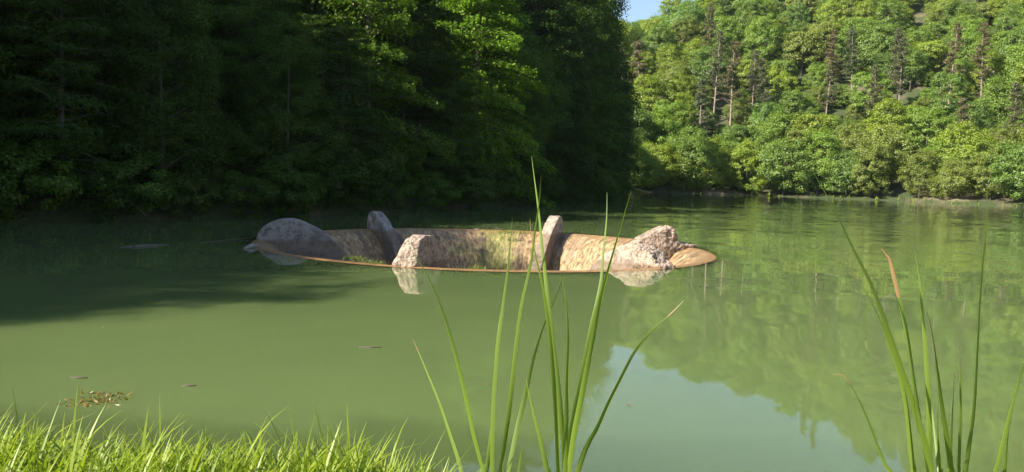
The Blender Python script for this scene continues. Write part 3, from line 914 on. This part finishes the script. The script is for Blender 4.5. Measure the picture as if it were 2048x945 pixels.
for label, dep, paths, tips in REEDS:
    bx = sum(p[-1][0] for p in paths) / len(paths)
    b = at_depth(bx, 955, dep)
    gx, gy = b.x, dep
    root = empty('cattail', (gx, gy, max(hz(gx, gy), -.4)))
    tag(root, label, 'cattail', 'cattail reeds before the water')
    for j, p in enumerate(paths):
        L = len(p)
        kk = .85 + .35 * rng.random()
        ribbon(p, .0185 + .006 * rng.random(), root, (kk, kk, kk), dep, dep + rng.normal() * .12, tips[j])

# ------------------------------------------------------------------ small things on and in the water
def wood(name, pts, radii, mat, label, cat, group=None, extra=()):
    parts = [tube(pts, radii, 7)]
    for e in extra: parts.append(tube(e[0], e[1], 5))
    V, Fc = merge_parts(parts)
    c = np.array(pts[0], float)
    o = link_mesh(name, np_mesh(name, V - c, Fc, True), mat); o.location = c
    return tag(o, label, cat, group)
a, b = on_plane(240, 496), on_plane(338, 490)
wood('floating_branch', [tuple(a * (1 - t) + b * t + Vector((0, .06 * math.sin(t * 9), -.004 + .012 * math.sin(t * 3.1)))) for t in (0, .15, .35, .5, .7, .85, 1)], [.010, .030, .045, .050, .040, .024, .008], M_BARK,
     'thin brown floating branch lying flat on the dark water at the left', 'branch')
a, b = on_plane(400, 486), on_plane(512, 477)
wood('floating_pole', [tuple(a), tuple((a + b) / 2 + Vector((0, 0, .015))), tuple(b + Vector((0, 0, .04)))], [.010, .014, .012], M_WETWOOD,
     'thin straight stick floating with its end against the left fin', 'stick')
a, b = on_plane(488, 498), on_plane(516, 494)
wood('driftwood', [tuple(a), tuple((a + b) / 2 + Vector((0, 0, .04))), tuple(b + Vector((0, 0, .03)))], [.03, .075, .05], M_DEADWOOD,
     'short grey driftwood chunk touching the foot of the left fin', 'driftwood',
     extra=[([tuple(a * .5 + b * .5), tuple(a * .5 + b * .5 + Vector((-.1, 0, .2)))], [.008, .004])])
p0, p1, p2 = at_depth(1180, 352, 88), at_depth(1203, 325, 87), at_depth(1228, 268, 88)
wood('dead_branch', [tuple(p0), tuple(p1), tuple(p2)], [.10, .08, .03], M_DEADWOOD, 'pale bare branch leaning from the tip of the dark forest over the water', 'branch')
for (q0, q1, q2, lab) in (((222, 438), (238, 412), (262, 380), 'bare dead branch rising from the dark water at the left shore'), ((300, 440), (275, 415), (225, 385), 'arching dead branch dipping its tip into the dark water at the left shore')):
    q = [at_depth(*q0, 29.0), at_depth(*q1, 28.7), at_depth(*q2, 29.2)]
    ex = [([tuple(q[1]), tuple(q[1] + Vector((.35 * sg_, -.2, .35 - .5 * (sg_ > 0))))], [.012, .004]) for sg_ in (-1, 1)]
    wood('dead_branch', [tuple(v) for v in q], [.022, .018, .008], M_WETWOOD, lab, 'branch', extra=ex)
# submerged clump of drowned weed
def weed_heap(px, py, r, label, n, up):
    c = on_plane(px, py, -.02)
    q = rng.normal(size=(n, 3)).clip(-1.5, 1.5) * np.array([r, r * .9, r * .2]).clip(0, 1) + np.array([0, 0, -.06 + up])
    V, Fc = leaves(q, rng.normal(size=(n, 3)) + np.array([0, -.3, 1.0]), .05 + .07 * rng.random(n), .012 + .012 * rng.random(n))
    tw = []
    for i in range(9):
        a_ = rng.random() * 6.28; L = r * (1.2 + 1.2 * rng.random())
        tw.append(tube([(0, 0, -.08), (math.cos(a_) * L * .5, math.sin(a_) * L * .5, -.01 + up), (math.cos(a_) * L, math.sin(a_) * L, -.08)], [.012, .01, .004], 5))
    V2, F2 = merge_parts([(V, Fc)] + tw)
    o = link_mesh('drowned_weed', np_mesh('drowned_weed', V2, F2), M_OCHRE); o.location = c
    tag(o, label, 'water weed')
weed_heap(195, 806, .16, 'ochre clump of drowned weed breaking the surface left, above the grass', 620, .04)
weed_heap(120, 856, .20, 'murky clump of drowned weed under water close to the bank grass', 300, -.06)
# drifting sticks
for px, py, L, lab in [(155, 757, .085, 'dark sunken twig left of the ochre weed clump, just above it'), (376, 773, .07, 'dark sunken twig drifting right of the ochre weed clump'), (740, 696, .14, 'thin dark twig floating in the open green water below the broken near left fin')]:
    c = on_plane(px, py, .004)
    wood('floating_twig', [tuple(c - Vector((L, -.02, 0))), tuple(c + Vector((0, .01, .003))), tuple(c + Vector((L, .03, 0)))], [.006, .011, .004], M_WETWOOD, lab, 'twig', 'twigs on the water')
# drifting leaves
for i, (px, py) in enumerate([(519, 620), (972, 770), (1065, 766), (1258, 812), (1745, 722), (1808, 824), (2030, 897), (440, 611), (205, 655), (1952, 827), (1900, 492)]):
    c = on_plane(px, py, .006)
    sz = .035 if py > 600 else .09
    V = np.array([(-sz, 0, 0), (-sz * .3, -sz * .32, .006), (sz * .5, -sz * .28, .004), (sz, 0, .012), (sz * .4, sz * .3, .005), (-sz * .35, sz * .3, .004)])
    o = link_mesh('drifting_leaf', np_mesh('drifting_leaf', V, np.array([[0, 1, 2, 3, 4, 5]])), M_BROWNLEAF)
    o.location = c; o.rotation_euler.z = rng.random() * 6.28
    tag(o, 'small pale dead leaf adrift on the green water', 'leaf', 'dead leaves adrift on the lake')
# tufts on the spillway rim
def tuft(name, px, py, z, spread, n, Lm, mat, label, along=0.0, hang=False):
    c = on_plane(px, py, z)
    sp_ = []
    for i in range(n):
        u = (rng.random() * 2 - 1) * spread * 1.6
        off = np.array([u, u * along, 0]) + rng.normal(size=3) * np.array([.04, .05, .0])
        sp_.append(((off[0], off[1], -.03), rng.random() * 6.283, Lm * (.5 + .8 * rng.random()), .010 + .008 * rng.random(), .3 + .7 * rng.random(), .8 * rng.random()))
    o = link_mesh(name, blade_mesh(sp_, 4), mat); o.location = c
    tag(o, label, 'weeds', 'weed tufts on the spillway rim')
tuft('weed_tuft', 706, 519, -.02, .17, 110, .16, M_WEED, 'bright green weed tuft on the rim beside the left fin', -.5)
tuft('weed_tuft', 748, 526, -.02, .17, 80, .11, M_WEED, 'low green weeds on the rim just left of the broken near left fin', -.4)
tuft('weed_tuft', 955, 541, -.02, .12, 60, .17, M_WEED, 'straggly yellowish weed tuft on the near rim below the mossy wall')
for px, py, lab in ((1012, 465, 'dark weed tuft at the top of the far wall left of the straight fin'), (1050, 467, 'small weed tuft on the far rim touching the straight fin')):
    tuft('weed_tuft', px, py, .0, .22, 70, .16, M_WEED, lab, 0)
for (p0, p1, lab) in [((893, 449), (915, 457), 'thin dark twig sticking up from the far rim'), ((948, 459), (962, 461), 'short pale twig lying on the far rim'), ((990, 457), (1012, 463), 'small dark twig cluster on the far rim left of the straight fin'), ((1160, 470), (1195, 475), 'pale twig with dark moss on the far rim right of the straight fin')]:
    a, b = at_depth(*p0, 30.5), at_depth(*p1, 30.5)
    wood('twig', [tuple(a), tuple(a * .5 + b * .5 + Vector((0, 0, .03))), tuple(b)], [.012, .02, .014], M_WETWOOD if 'dark' in lab else M_DEADWOOD, lab, 'twig', 'twigs caught on the spillway rim')

# ------------------------------------------------------------------ haze
def make_haze():
    x0, x1, y0, y1, z0, z1 = -1250, 1250, -900, 1250, -6.0, 190.0
    V = [(x, y, z) for z in (z0, z1) for y in (y0, y1) for x in (x0, x1)]
    Fc = [(0, 2, 3, 1), (4, 5, 7, 6), (0, 1, 5, 4), (2, 6, 7, 3), (0, 4, 6, 2), (1, 3, 7, 5)]
    k = NT('thin_air')
    v = k.n('VolumePrincipled', {'Color': (.80, .90, 1.0, 1), 'Density': .00010, 'Anisotropy': .3})
    k.t.links.new(v.outputs[0], k.out.inputs['Volume'])
    tag(link_mesh('haze', np_mesh('haze', V, Fc), k.mat), kind='stuff')
make_haze()
